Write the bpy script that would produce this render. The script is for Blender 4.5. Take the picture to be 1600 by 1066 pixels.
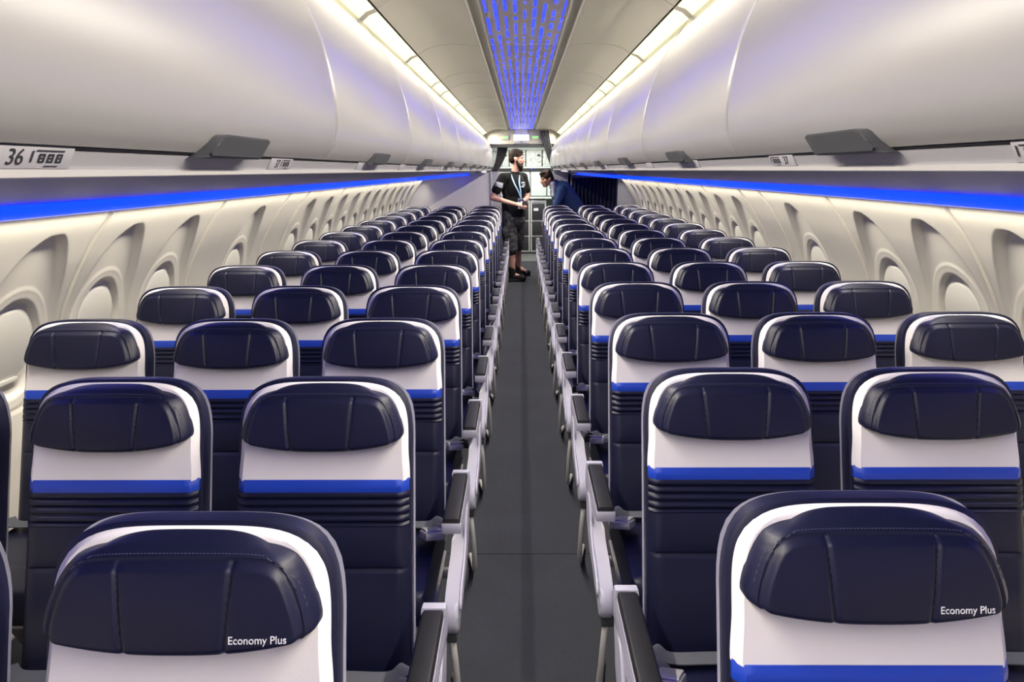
import bpy, bmesh, math, random
from mathutils import Vector, Matrix, Euler
R = math.radians
random.seed(7)
C = bpy.context.scene.collection
SC = bpy.context.scene
for o in list(bpy.data.objects): bpy.data.objects.remove(o)

# ------------------------------------------------------------------ camera, world, exposure
cam_d = bpy.data.cameras.new('camera'); cam = bpy.data.objects.new('camera', cam_d); C.objects.link(cam)
F_PX = 1160.0
cam_d.sensor_width = 36; cam_d.lens = F_PX/1600*36; cam_d.clip_start = .02; cam_d.clip_end = 100
CAM_X, CAM_Z = -.019, 1.58
PITCH = math.atan(267/F_PX); YAW = 15/F_PX; ROLL = -.0065
cam.matrix_world = Matrix.Translation((CAM_X, 0, CAM_Z)) @ Matrix.Rotation(YAW, 4, 'Z') @ Matrix.Rotation(math.pi/2-PITCH, 4, 'X') @ Matrix.Rotation(ROLL, 4, 'Z')
SC.camera = cam
w = bpy.data.worlds.new('world'); SC.world = w; w.use_nodes = True
w.node_tree.nodes['Background'].inputs[0].default_value = (.3, .3, .36, 1)
w.node_tree.nodes['Background'].inputs[1].default_value = .15
SC.view_settings.view_transform = 'Standard'; SC.view_settings.look = 'None'; SC.view_settings.gamma = 1
SC.view_settings.use_curve_mapping = False
SC.view_settings.exposure = 1.0
COVE = 0.62; COVE_W = 7.6; WASH = 0.6; WASH_W = 1.9; LEDBLUE = 1.0; DASH = 1.0

def area_light(name, loc, rot, sx, sy, power, col, spread=180):
    d = bpy.data.lights.new(name, 'AREA'); d.shape = 'RECTANGLE'; d.size = sx; d.size_y = sy; d.energy = power; d.color = col
    d.spread = R(spread)
    o = bpy.data.objects.new(name, d); C.objects.link(o); o.location = loc; o.rotation_euler = rot
    return o

# ------------------------------------------------------------------ materials
def mat(name, col, rough=.5, metal=0, emit=None, es=1, bump=0, bscale=200, var=0, vscale=3, spec=.5, coat=0, sheen=0):
    m = bpy.data.materials.new(name); m.use_nodes = True
    nt = m.node_tree; b = nt.nodes['Principled BSDF']; L = nt.links.new
    b.inputs['Base Color'].default_value = (*col, 1); b.inputs['Roughness'].default_value = rough
    b.inputs['Metallic'].default_value = metal; b.inputs['Specular IOR Level'].default_value = spec
    b.inputs['Coat Weight'].default_value = coat
    b.inputs['Sheen Weight'].default_value = sheen
    tc = nt.nodes.new('ShaderNodeTexCoord')
    if bump:
        n = nt.nodes.new('ShaderNodeTexNoise'); n.inputs['Scale'].default_value = bscale; n.inputs['Detail'].default_value = 3
        L(tc.outputs['Object'], n.inputs['Vector'])
        bp = nt.nodes.new('ShaderNodeBump'); bp.inputs['Strength'].default_value = bump; bp.inputs['Distance'].default_value = .001
        L(n.outputs['Fac'], bp.inputs['Height']); L(bp.outputs['Normal'], b.inputs['Normal'])
    if var:
        n = nt.nodes.new('ShaderNodeTexNoise'); n.inputs['Scale'].default_value = vscale; n.inputs['Detail'].default_value = 4
        L(tc.outputs['Object'], n.inputs['Vector'])
        r = nt.nodes.new('ShaderNodeMapRange'); r.inputs[1].default_value = .3; r.inputs[2].default_value = .7
        r.inputs[3].default_value = 1-var; r.inputs[4].default_value = 1+var
        L(n.outputs['Fac'], r.inputs[0])
        mx = nt.nodes.new('ShaderNodeVectorMath'); mx.operation = 'SCALE'; mx.inputs[0].default_value = col
        L(r.outputs[0], mx.inputs['Scale']); L(mx.outputs[0], b.inputs['Base Color'])
    if emit:
        b.inputs['Emission Color'].default_value = (*emit, 1); b.inputs['Emission Strength'].default_value = es
    return m
M = {}
M['navy'] = mat('navy_leather', (.0045, .0055, .024), .42, bump=.25, bscale=450, var=.08, vscale=6, spec=.33)
M['cream'] = mat('cream_leather', (.68, .65, .67), .65, bump=.2, bscale=400, var=.03, vscale=5)
M['blue'] = mat('blue_leather', (.004, .04, .40), .45, bump=.2, bscale=400)
M['shell'] = mat('seat_shell_plastic', (.03, .032, .05), .5, bump=.05)
M['stitch'] = mat('stitching', (.05, .05, .10), .6, bump=.1)
M['arm_black'] = mat('armrest_black', (.009, .009, .010), .5, bump=.2, bscale=500, spec=.3)
M['white_pl'] = mat('white_plastic', (.40, .395, .48), .35, var=.02)
M['metal'] = mat('brushed_metal', (.42, .41, .40), .4, metal=.8, var=.05)
M['bar'] = mat('bar_metal', (.55, .54, .52), .35, metal=.3, var=.03)
M['belt'] = mat('grey_webbing', (.07, .075, .09), .8, bump=.5, bscale=600)
M['buckle'] = mat('buckle_metal', (.62, .61, .62), .3, metal=.6, var=.04)
M['bin'] = mat('bin_plastic', (.215, .21, .208), .3, var=.015, vscale=1.5, spec=.5)
M['bin_in'] = mat('bin_housing_plastic', (.45, .44, .43), .5, var=.02)
M['handle'] = mat('handle_grey', (.045, .048, .05), .4, bump=.15, bscale=600)
M['gapdark'] = mat('dark_gap', (.01, .01, .014), .7, var=.05)
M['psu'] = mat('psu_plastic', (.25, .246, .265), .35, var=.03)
M['psu_shaded'] = mat('psu_underside_shaded', (.075, .072, .085), .42, var=.06, vscale=2)  # darker base colour paints in the shade of the unlit underside
M['ink'] = mat('black_ink', (.015, .015, .02), .6, var=.05)
M['wtext'] = mat('white_print', (.75, .75, .78), .5, var=.02)
M['wall'] = mat('sidewall_plastic', (.66, .63, .56), .5, var=.02, vscale=8, bump=.1, bscale=300)
M['shade'] = mat('window_shade', (.68, .66, .60), .45, var=.02)
M['ceil'] = mat('ceiling_plastic', (.50, .485, .40), .5, var=.02)
M['ceil_mid'] = mat('ceiling_light_panel_plastic', (.40, .37, .35), .45, var=.04)
M['dash'] = mat('blue_light_slot', (.02, .05, .8), .4, emit=(.010, .036, 4.2), es=DASH)
M['ledblue'] = mat('blue_led_lens', (.01, .04, .5), .4, emit=(.0, .040, 3.0), es=LEDBLUE)
M['cove'] = mat('cove_light_lens', (.8, .8, .6), .4, emit=(1.0, .93, .44), es=COVE)
M['wash'] = mat('wall_wash_lens', (.8, .8, .7), .4, emit=(1.0, .90, .64), es=WASH)
M['part'] = mat('partition_laminate', (.68, .66, .66), .45, var=.02)
M['grey_lam'] = mat('grey_laminate', (.33, .33, .37), .45, var=.03)
M['silver'] = mat('silver_trim', (.55, .56, .57), .3, metal=.5, var=.03)
M['curtain'] = mat('dark_curtain', (.035, .035, .042), .9, bump=.3, bscale=300, sheen=.2, spec=.12)
M['curtain_b'] = mat('navy_curtain', (.012, .014, .035), .9, bump=.3, bscale=300, spec=.12)
M['exit'] = mat('exit_green', (.05, .5, .1), .4, emit=(.15, .95, .12), es=1.0)
M['signw'] = mat('lit_sign', (.8, .85, .9), .4, emit=(.8, .9, 1.0), es=2.2)
M['down'] = mat('downlight', (.9, .9, .9), .4, emit=(1.0, .97, .88), es=14)
M['galley_w'] = mat('galley_white', (.62, .70, .64), .4, var=.02)
M['galley_k'] = mat('galley_black', (.012, .012, .012), .4, var=.1)
M['cart_k'] = mat('cart_front', (.03, .03, .032), .45, var=.15, vscale=10)
M['cart_w'] = mat('cart_frame', (.62, .62, .58), .35, var=.03)
M['skin1'] = mat('skin_fair', (.50, .27, .21), .5, var=.06, vscale=12)
M['skin2'] = mat('skin_tan', (.34, .17, .11), .5, var=.06, vscale=12)
M['hair'] = mat('dark_hair', (.018, .011, .008), .7, bump=.6, bscale=120, var=.2, vscale=40, spec=.12)
M['shirt'] = mat('black_cotton', (.006, .006, .007), .85, bump=.4, bscale=80, spec=.12)
M['suit'] = mat('blue_suit', (.03, .055, .14), .8, bump=.4, bscale=90, spec=.12)
M['white_sh'] = mat('white_shirt', (.6, .6, .62), .8, bump=.2)
M['boot'] = mat('black_boot', (.012, .012, .012), .6, bump=.3, spec=.12)
M['shoe_g'] = mat('grey_sole', (.35, .35, .35), .6, bump=.3)
M['lan'] = mat('lanyard_blue', (.25, .42, .62), .7, bump=.2)
M['patch'] = mat('grey_patch', (.45, .45, .5), .8, bump=.2)

def noise_ramp(name, cols, scale, rough, kind='NOISE'):
    m = bpy.data.materials.new(name); m.use_nodes = True; nt = m.node_tree; b = nt.nodes['Principled BSDF']
    tc = nt.nodes.new('ShaderNodeTexCoord')
    n = nt.nodes.new('ShaderNodeTexNoise' if kind == 'NOISE' else 'ShaderNodeTexVoronoi'); n.inputs['Scale'].default_value = scale
    r = nt.nodes.new('ShaderNodeValToRGB'); r.color_ramp.interpolation = 'CONSTANT'
    while len(r.color_ramp.elements) < len(cols): r.color_ramp.elements.new(.5)
    for i, (p, c) in enumerate(cols):
        r.color_ramp.elements[i].position = p; r.color_ramp.elements[i].color = (*c, 1)
    nt.links.new(tc.outputs['Object'], n.inputs['Vector'])
    nt.links.new(n.outputs['Fac' if kind == 'NOISE' else 'Distance'], r.inputs[0]); nt.links.new(r.outputs[0], b.inputs['Base Color'])
    b.inputs['Roughness'].default_value = rough
    return m
M['camo'] = noise_ramp('grey_camouflage', [(0, (.012, .012, .014)), (.45, (.035, .035, .04)), (.55, (.07, .07, .08)), (.63, (.02, .02, .024))], 16, .85)
M['mapglass'] = noise_ramp('patterned_galley_panel', [(0, (.55, .60, .55)), (.42, (.42, .46, .42)), (.5, (.60, .66, .60)), (.6, (.34, .38, .35))], 9, .35)

def carpet_mat(name, base, fleck, bumpk):
    m = bpy.data.materials.new(name); m.use_nodes = True; nt = m.node_tree; b = nt.nodes['Principled BSDF']; L = nt.links.new
    geo = nt.nodes.new('ShaderNodeTexCoord'); sep = nt.nodes.new('ShaderNodeSeparateXYZ'); L(geo.outputs['Object'], sep.inputs[0])
    def mth(op, a, bb=None, c=None):
        n = nt.nodes.new('ShaderNodeMath'); n.operation = op
        for i, v in enumerate((a, bb, c)):
            if v is None: continue
            if isinstance(v, (int, float)): n.inputs[i].default_value = v
            else: L(v, n.inputs[i])
        return n.outputs[0]
    pp = mth('PINGPONG', sep.outputs[0], .0125)             # herringbone zigzag
    d = mth('ADD', sep.outputs[1], mth('MULTIPLY', pp, 1.0))
    s = mth('FRACT', mth('MULTIPLY', d, 125))
    st = mth('GREATER_THAN', s, .52)
    nz = nt.nodes.new('ShaderNodeTexNoise'); nz.inputs['Scale'].default_value = 420; L(geo.outputs['Object'], nz.inputs['Vector'])
    nz2 = nt.nodes.new('ShaderNodeTexNoise'); nz2.inputs['Scale'].default_value = 3; L(geo.outputs['Object'], nz2.inputs['Vector'])
    f = mth('MULTIPLY', st, mth('MULTIPLY', nz.outputs['Fac'], mth('ADD', nz2.outputs['Fac'], .6)))
    mx = nt.nodes.new('ShaderNodeMix'); mx.data_type = 'RGBA'
    mx.inputs['A'].default_value = (*base, 1); mx.inputs['B'].default_value = (*fleck, 1)
    L(f, mx.inputs['Factor']); L(mx.outputs['Result'], b.inputs['Base Color'])
    b.inputs['Roughness'].default_value = .95
    bp = nt.nodes.new('ShaderNodeBump'); bp.inputs['Strength'].default_value = bumpk; bp.inputs['Distance'].default_value = .002
    L(f, bp.inputs['Height']); L(bp.outputs['Normal'], b.inputs['Normal'])
    return m
M['carpet'] = carpet_mat('herringbone_carpet', (.007, .008, .012), (.082, .09, .115), .8)
M['vinyl'] = mat('galley_vinyl', (.13, .14, .13), .5, var=.1, vscale=20)

# ------------------------------------------------------------------ helpers
def obj(name, bm, m, parent=None, smooth=True, loc=None):
    me = bpy.data.meshes.new(name); bm.normal_update()
    bmesh.ops.recalc_face_normals(bm, faces=bm.faces)
    bm.to_mesh(me); bm.free()
    if smooth:
        for p in me.polygons: p.use_smooth = True
        try: me.set_sharp_from_angle(angle=R(42))
        except Exception: pass
    ms = m if isinstance(m, (list, tuple)) else [m]
    for x in ms: me.materials.append(M[x] if isinstance(x, str) else x)
    o = bpy.data.objects.new(name, me); C.objects.link(o)
    if parent: o.parent = parent
    if loc: o.location = loc
    return o
def thing(name, label, cat, loc=(0, 0, 0), rotz=0, group=None):
    o = bpy.data.objects.new(name, None); C.objects.link(o); o.empty_display_size = .1
    o.location = loc; o.rotation_euler = (0, 0, rotz); o['label'] = label; o['category'] = cat
    if group: o['group'] = group
    return o
def tag(o, label, cat, group=None):
    o['label'] = label; o['category'] = cat
    if group: o['group'] = group
    return o
def struct(o): o['kind'] = 'structure'; return o
def box(bm, x0, x1, y0, y1, z0, z1, bev=0):
    t = bmesh.new(); bmesh.ops.create_cube(t, size=1)
    for v in t.verts: v.co = ((x0+x1)/2+v.co.x*(x1-x0), (y0+y1)/2+v.co.y*(y1-y0), (z0+z1)/2+v.co.z*(z1-z0))
    if bev: bmesh.ops.bevel(t, geom=t.edges[:], offset=bev, segments=2, affect='EDGES', profile=.6)
    merge(bm, t)
def merge(bm, t):
    me = bpy.data.meshes.new('tmp'); t.to_mesh(me); t.free(); bm.from_mesh(me); bpy.data.meshes.remove(me)
def prism(bm, prof, axis, a, b, bev=0, seg=2):
    """extrude a closed 2D profile; axis 'y': prof=(x,z); axis 'x': prof=(y,z)"""
    t = bmesh.new()
    f = (lambda p, k: (p[0], k, p[1])) if axis == 'y' else ((lambda p, k: (k, p[0], p[1])) if axis == 'x' else (lambda p, k: (p[0], p[1], k)))
    A = [t.verts.new(f(p, a)) for p in prof]; B = [t.verts.new(f(p, b)) for p in prof]; n = len(prof)
    for i in range(n): t.faces.new((A[i], A[(i+1) % n], B[(i+1) % n], B[i]))
    fa = t.faces.new(A[::-1]); fb = t.faces.new(B)
    if bev:
        es = list(set(list(fa.edges)+list(fb.edges)))
        bmesh.ops.bevel(t, geom=es, offset=bev, segments=seg, affect='EDGES', profile=.5)
    merge(bm, t)
def tube(bm, pts, r, n=10):
    pts = [Vector(p) for p in pts]; rings = []
    rr = r if isinstance(r, (list, tuple)) else [r]*len(pts)
    for i, p in enumerate(pts):
        d = (pts[min(i+1, len(pts)-1)]-pts[max(i-1, 0)]).normalized()
        a = d.orthogonal().normalized() if i == 0 else (pa - d*pa.dot(d)).normalized()
        pa = a; b = d.cross(a)
        rings.append([bm.verts.new(p+(a*math.cos(2*math.pi*k/n)+b*math.sin(2*math.pi*k/n))*rr[i]) for k in range(n)])
    for i in range(len(rings)-1):
        for k in range(n): bm.faces.new((rings[i][k], rings[i][(k+1) % n], rings[i+1][(k+1) % n], rings[i+1][k]))
    bm.faces.new(rings[0][::-1]); bm.faces.new(rings[-1])
def spline(pts, n=6):
    pts = [Vector(p) for p in pts]; out = []
    for i in range(len(pts)-1):
        p0 = pts[max(i-1, 0)]; p1 = pts[i]; p2 = pts[i+1]; p3 = pts[min(i+2, len(pts)-1)]
        for k in range(n):
            t = k/n
            out.append(.5*((2*p1)+(-p0+p2)*t+(2*p0-5*p1+4*p2-p3)*t*t+(-p0+3*p1-3*p2+p3)*t**3))
    out.append(pts[-1]); return out
def grid(bm, nu, nv, f):
    g = [[bm.verts.new(f(i/nu, j/nv)) for i in range(nu+1)] for j in range(nv+1)]
    for j in range(nv):
        for i in range(nu): bm.faces.new((g[j][i], g[j][i+1], g[j+1][i+1], g[j+1][i]))
    return g
def pad(bm, nu, nv, f, back):
    """height-field cushion with closed sides and back; back(co)->co"""
    g = grid(bm, nu, nv, f)
    rim = g[0][:] + [g[j][-1] for j in range(1, nv+1)] + g[nv][-2::-1] + [g[j][0] for j in range(nv-1, 0, -1)]
    bk = [bm.verts.new(back(v.co)) for v in rim]; n = len(rim)
    for i in range(n): bm.faces.new((rim[i], bk[i], bk[(i+1) % n], rim[(i+1) % n]))
    bm.faces.new(bk)
def lerp(tab, t):
    if t <= tab[0][0]: return tab[0][1]
    for (a, va), (b, vb) in zip(tab, tab[1:]):
        if t <= b: return va+(vb-va)*(t-a)/(b-a)
    return tab[-1][1]
def sm(e0, e1, x):
    t = max(0, min(1, (x-e0)/(e1-e0))); return t*t*(3-2*t)
def rnd(t, r):
    """rounded edge falloff for t in [0,1]"""
    q = max(0, (t-(1-r))/r); return math.sqrt(max(0, 1-q*q))
def text_mesh(s, size, extr=.0006, align='CENTER'):
    cu = bpy.data.curves.new('t', 'FONT'); cu.body = s; cu.size = size; cu.extrude = extr; cu.align_x = align; cu.align_y = 'CENTER'
    o = bpy.data.objects.new('t', cu); C.objects.link(o); dg = bpy.context.evaluated_depsgraph_get()
    me = bpy.data.meshes.new_from_object(o.evaluated_get(dg)); bpy.data.objects.remove(o); bpy.data.curves.remove(cu)
    return me
def copy_tree(o, parent=None):
    c = o.copy(); C.objects.link(c); c.parent = parent
    for ch in list(o.children): copy_tree(ch, c)
    return c
ORD = ['nearest', 'second', 'third', 'fourth', 'fifth', 'sixth', 'seventh', 'eighth', 'ninth', 'tenth', 'eleventh', 'twelfth', 'thirteenth', 'fourteenth', 'fifteenth']

Y0, Y1 = -6.0, 12.1      # cabin span
# ------------------------------------------------------------------ floor
bm = bmesh.new(); box(bm, -1.9, 1.9, Y0, 2.852, -.05, 0); box(bm, -1.9, 1.9, 2.856, 13.2, -.05, 0)
struct(obj('floor', bm, 'carpet', smooth=False))
bm = bmesh.new(); box(bm, -1.9, 1.9, 2.85, 2.858, -.05, -.0035); struct(obj('floor_seam', bm, 'gapdark', smooth=False)).name = 'trim_1'
bm = bmesh.new(); box(bm, -1.9, 1.9, 13.2, 14.9, -.05, .002); struct(obj('floor_galley', bm, 'vinyl', smooth=False))

# ------------------------------------------------------------------ side walls and windows
WP = spline([(1.48, 1.56, 0), (1.52, 1.50, 0), (1.58, 1.42, 0), (1.687, 1.284, 0), (1.82, 1.04, 0), (1.872, .8, 0), (1.88, .55, 0), (1.85, .3, 0), (1.79, .0, 0)], 14)
# arclength table
acc = [0]
for a, b in zip(WP, WP[1:]): acc.append(acc[-1]+(b-a).length)
def wp(s):
    t = s*acc[-1]
    for i in range(len(acc)-1):
        if t <= acc[i+1]:
            k = (t-acc[i])/(acc[i+1]-acc[i]); p = WP[i].lerp(WP[i+1], k); d = (WP[i+1]-WP[i]).normalized()
            return p.x, p.y, d
    return WP[-1].x, WP[-1].y, (WP[-1]-WP[-2]).normalized()
WINS = [1.45, 2.00, 2.57, 3.13, 3.69, 4.68, 5.87, 6.42, 6.97, 7.52, 8.07, 8.62, 9.17, 9.72, 10.27, 10.82, 11.37]
SEAMS = [1.72, 2.85, 3.97, 5.10, 5.56, 6.70, 7.80, 8.90, 10.0, 11.1]
WZ = .955
def relief(y, z):
    """outward displacement (recess) of the sidewall at cabin position y, height z"""
    d = 0
    c = min(WINS, key=lambda q: abs(q-y)); t = y-c
    # bell shaped recess
    top = 1.372
    if z > .72:
        hh = (top-z)/(top-.86)
        a = .252*math.sqrt(max(0, 1-max(0, 1-hh)**2)) if hh > 0 else 0
        if hh > 0:
            e = (a-abs(t))
            ed = min(e, (top-z)*1.2)
            d += (.006+.026*sm(.85, 1.34, z))*sm(0, .034, ed)
    # window surround
    r = math.hypot(t/.203, (z-WZ)/.212)
    if r < 1.12: d -= (.003)*sm(1.0, .95, r)
    if abs(r-1) < .042: d -= .005*(1-abs(r-1)/.042)
    r2 = math.hypot(t/.150, (z-WZ)/.165)
    if r2 < 1.15: d += .022*sm(1.10, .97, r2)
    # panel seams
    for s in SEAMS:
        q = abs(y-s)
        if q < .05:
            d += .009*(1-sm(.0, .05, q))-(.012 if q < .0028 else 0)
    return d
def ys_list():
    ys = set(); y = Y0
    while y < 1.0: ys.add(round(y, 4)); y += .1
    y = 1.0
    while y < Y1:
        ys.add(round(y, 4)); y += (.0066 if 1.9 < y < 4.4 else .0085 if y < 7 else .015)
    ys.add(Y1); ys = {q for q in ys if min(abs(q-s) for s in SEAMS) > .008}
    for s in SEAMS:
        for k in (-.008, -.0045, -.0025, 0, .0025, .0045, .008): ys.add(round(s+k, 4))
    return sorted(ys)
YS = ys_list(); NS = 210
prof = [wp(j/NS) for j in range(NS+1)]
prof = [p for p in prof if p[1] > .55 or int(p[1]*100) % 3 == 0]
for side, sg in (('left', -1), ('right', 1)):
    bm = bmesh.new(); cols = []
    for y in YS:
        col = []
        for (X, z, d) in prof:
            k = relief(y, z) if .6 < z < 1.5 and y > .9 else 0
            nx, nz = -d.y, d.x   # outward normal
            if nx < 0: nx, nz = -nx, -nz
            col.append(bm.verts.new((sg*(X+nx*k), y, z+nz*k)))
        cols.append(col)
    for a, b in zip(cols, cols[1:]):
        for j in range(len(a)-1): bm.faces.new((a[j], b[j], b[j+1], a[j+1]))
    o = struct(obj('wall_'+side, bm, 'wall')); o.data.set_sharp_from_angle(angle=R(70))
    sol = o.modifiers.new('thick', 'SOLIDIFY'); sol.thickness = .012; sol.offset = 1 if sg > 0 else 1
wn = 0
for side, sg in (('left', -1), ('right', 1)):
    for c in WINS:
        if c < 1.9: continue
        wn += 1
        # shade blind fills the oval opening, slightly proud of the recess floor
        bm = bmesh.new()
        # tangent of the wall at window centre height
        Xc, zc_, d = [q for q in (wp(j/400) for j in range(401)) if q[1] <= WZ][0]
        n = Vector((-d.y, 0, d.x)); n = n if n.x > 0 else -n; up = Vector((-d.x, 0, -d.y))
        def rr(u, v):
            a = u*2*math.pi; k = v
            p = Vector((Xc, 0, WZ)) + n*(.024-.010*(1-k**3)) + up*(.158*k*math.sin(a)) + Vector((0, 1, 0))*(.143*k*math.cos(a))
            return (sg*p.x, p.y, p.z)
        grid(bm, 40, 8, rr); bmesh.ops.remove_doubles(bm, verts=bm.verts, dist=.0005)
        wo = struct(obj('window_%d' % wn, bm, 'shade')); wo.location = (0, c, 0)
        s2 = wo.modifiers.new('thick', 'SOLIDIFY'); s2.thickness = .004; s2.offset = 0
        # handle lip of the pulled-down blind
        bm = bmesh.new()
        def lipf(q): p = Vector((Xc, 0, WZ)) + n*.010 - up*.118; return p
        p = lipf(0); box(bm, sg*p.x-.006, sg*p.x+.006, -.05, .05, p.z-.008, p.z+.008, .003)
        obj('blind_handle', bm, 'shade', wo)
# rear wall of the modelled cabin part (behind the viewer)
bm = bmesh.new(); box(bm, -1.95, 1.95, Y0-.05, Y0, 0, 2.4); struct(obj('wall_front', bm, 'part', smooth=False))

# ------------------------------------------------------------------ ceiling
CSE = [-1.6, -.45, .7, 1.8, 2.95, 4.07, 5.22, 5.80, 6.92, 8.05, 9.2, 10.3, 11.4]
cp = [(.182, 2.212), (.19, 2.224), (.205, 2.226), (.222, 2.222), (.226, 2.205), (.235, 2.203), (.30, 2.213), (.38, 2.216), (.45, 2.209), (.505, 2.192), (.548, 2.166)]
bm = bmesh.new()
for sg in (-1, 1):
    cols = []; ys = [Y0]
    for s in CSE: ys += [s-.03, s-.005, s-.002, s+.002, s+.005, s+.03]
    ys += [12.3]
    for y in ys:
        k = 0
        for s in CSE:
            q = abs(y-s)
            if q < .003: k = .008
            elif q < .01: k = -.001
        cols.append([bm.verts.new((sg*X, y, z+k)) for X, z in cp])
    for a, b in zip(cols, cols[1:]):
        for j in range(len(a)-1): bm.faces.new((a[j], b[j], b[j+1], a[j+1]))
ce = struct(obj('ceiling', bm, 'ceil')); ce.data.set_sharp_from_angle(angle=R(30))
bm = bmesh.new(); box(bm, -1.9, 1.9, Y0, 12.3, 2.27, 2.32); struct(obj('ceiling_crown', bm, 'gapdark', smooth=False))

# centre panels with blue light slots
edges = [-5.9, -4.9, -3.8, -2.7] + CSE + [12.28]
k = 0
for i, (a, b) in enumerate(zip(edges, edges[1:])):
    if b > 1.2: k += 1
    t = thing('ceiling_light_panel', ('grey ceiling panel with blue light dashes above the aisle, %s from the camera' % ORD[k-1]) if k else 'grey ceiling panel with blue light dashes, behind or above the viewer', 'ceiling light', (0, a, 2.213), 0, 'blue dashed ceiling panels')
    bm = bmesh.new(); L_ = b-a
    box(bm, -.178, .178, .003, L_-.003, 0, .02, .002)
    obj('panel', bm, 'ceil_mid', t)
    bm = bmesh.new()
    for sx in (-.1795, .1795): box(bm, sx-.003, sx+.003, .0, L_, -.003, .018)
    box(bm, -.178, .178, -.002, .002, -.0015, .01)
    obj('edge_trim', bm, 'ceil', t)
    bm = bmesh.new(); rg = random.Random(i+3)
    for c in range(9):
        x = -.160+c*.040; yy = .01+rg.random()*.05
        while yy < L_-.03:
            ln = rg.choice([.03, .06, .12, .2, .28, .16]); wd = rg.choice([.004, .0055, .0068])*(.75 if c in (0, 4, 8) else 1)
            e = min(yy+ln, L_-.012)
            box(bm, x-wd, x+wd, yy, e, -.0012, .004)
            yy = e+rg.choice([.02, .05, .09, .13])
    obj('light_slots', bm, 'dash', t, smooth=False)
    if k == 2:
        bm = bmesh.new(); box(bm, -.008, .052, .42, .445, -.004, .004, .001); obj('latch_frame', bm, 'silver', t)
        bm = bmesh.new(); box(bm, .0, .044, .428, .438, -.006, -.003); obj('latch', bm, 'ink', t)

# ------------------------------------------------------------------ overhead bins, cove lights
BP = spline([(.602, 2.117, 0), (.545, 2.03, 0), (.503, 1.953, 0), (.470, 1.865, 0), (.453, 1.782, 0), (.447, 1.7045, 0), (.453, 1.654, 0), (.465, 1.6255, 0), (.480, 1.607, 0)], 6)
BL = 1.2
def make_bin(sg, y0, label, ln=BL):
    t = thing('overhead_bin', label, 'overhead bin', (0, y0, 1.607), 0, 'overhead bins')
    bm = bmesh.new(); g = .004
    nrow = [(g, .006), (g+.004, .0015), (g+.012, 0), (ln/2, 0), (ln-g-.012, 0), (ln-g-.004, .0015), (ln-g, .006)]
    cols = []
    for (y, k) in nrow:
        cols.append([bm.verts.new((sg*(p.x+k), y, p.y-1.607)) for p in BP])
    inner = []
    for y in (g, ln-g): inner.append([bm.verts.new((sg*(p.x+.028), y, p.y-1.607+(.006 if j == len(BP)-1 else 0))) for j, p in enumerate(BP)])
    for a, b in zip(cols, cols[1:]):
        for j in range(len(a)-1): bm.faces.new((a[j], b[j], b[j+1], a[j+1]))
    for cc, ii in ((cols[0], inner[0]), (cols[-1], inner[1])):
        for j in range(len(cc)-1): bm.faces.new((cc[j], cc[j+1], ii[j+1], ii[j]))
    for j in (0, -1):
        bm.faces.new([c[j] for c in cols]+[inner[1][j], inner[0][j]])
    for j in range(len(BP)-1): bm.faces.new((inner[0][j], inner[1][j], inner[1][j+1], inner[0][j+1]))
    d = obj('bin_door', bm, 'bin', t)
    bm = bmesh.new()
    prof_ = [(sg*x, z-1.607) for x, z in ((.64, 2.125), (.578, 2.02), (.535, 1.95), (.505, 1.86), (.49, 1.78), (.487, 1.70), (.50, 1.64), (.52, 1.622), (1.36, 1.612), (1.40, 1.65), (1.30, 1.90), (1.0, 2.16), (.7, 2.20))]
    prism(bm, prof_, 'y', .001, ln-.001)
    obj('bin_housing', bm, 'bin_in', t)
    # latch handle: grey plate with one slanted end
    bm = bmesh.new(); c = ln/2
    pts = [(c-.135, 1.600), (c-.122, 1.604), (c-.110, 1.616), (c-.098, 1.629), (c-.088, 1.633), (c+.094, 1.633), (c+.100, 1.629), (c+.090, 1.604), (c+.084, 1.600)]
    def hx(z): return .4415 + (0 if z > 1.63 else (1.63-z)*.55)
    A = [bm.verts.new((sg*hx(z), y, z-1.607)) for y, z in pts]; B = [bm.verts.new((sg*(hx(z)+.028), y, z-1.607)) for y, z in pts]
    n = len(pts)
    for i in range(n): bm.faces.new((A[i], A[(i+1) % n], B[(i+1) % n], B[i]))
    fa = bm.faces.new(A); bm.faces.new(B[::-1])
    bmesh.ops.bevel(bm, geom=list(fa.edges), offset=.003, segments=2, affect='EDGES')
    obj('handle', bm, 'handle', d)
    return t
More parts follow.
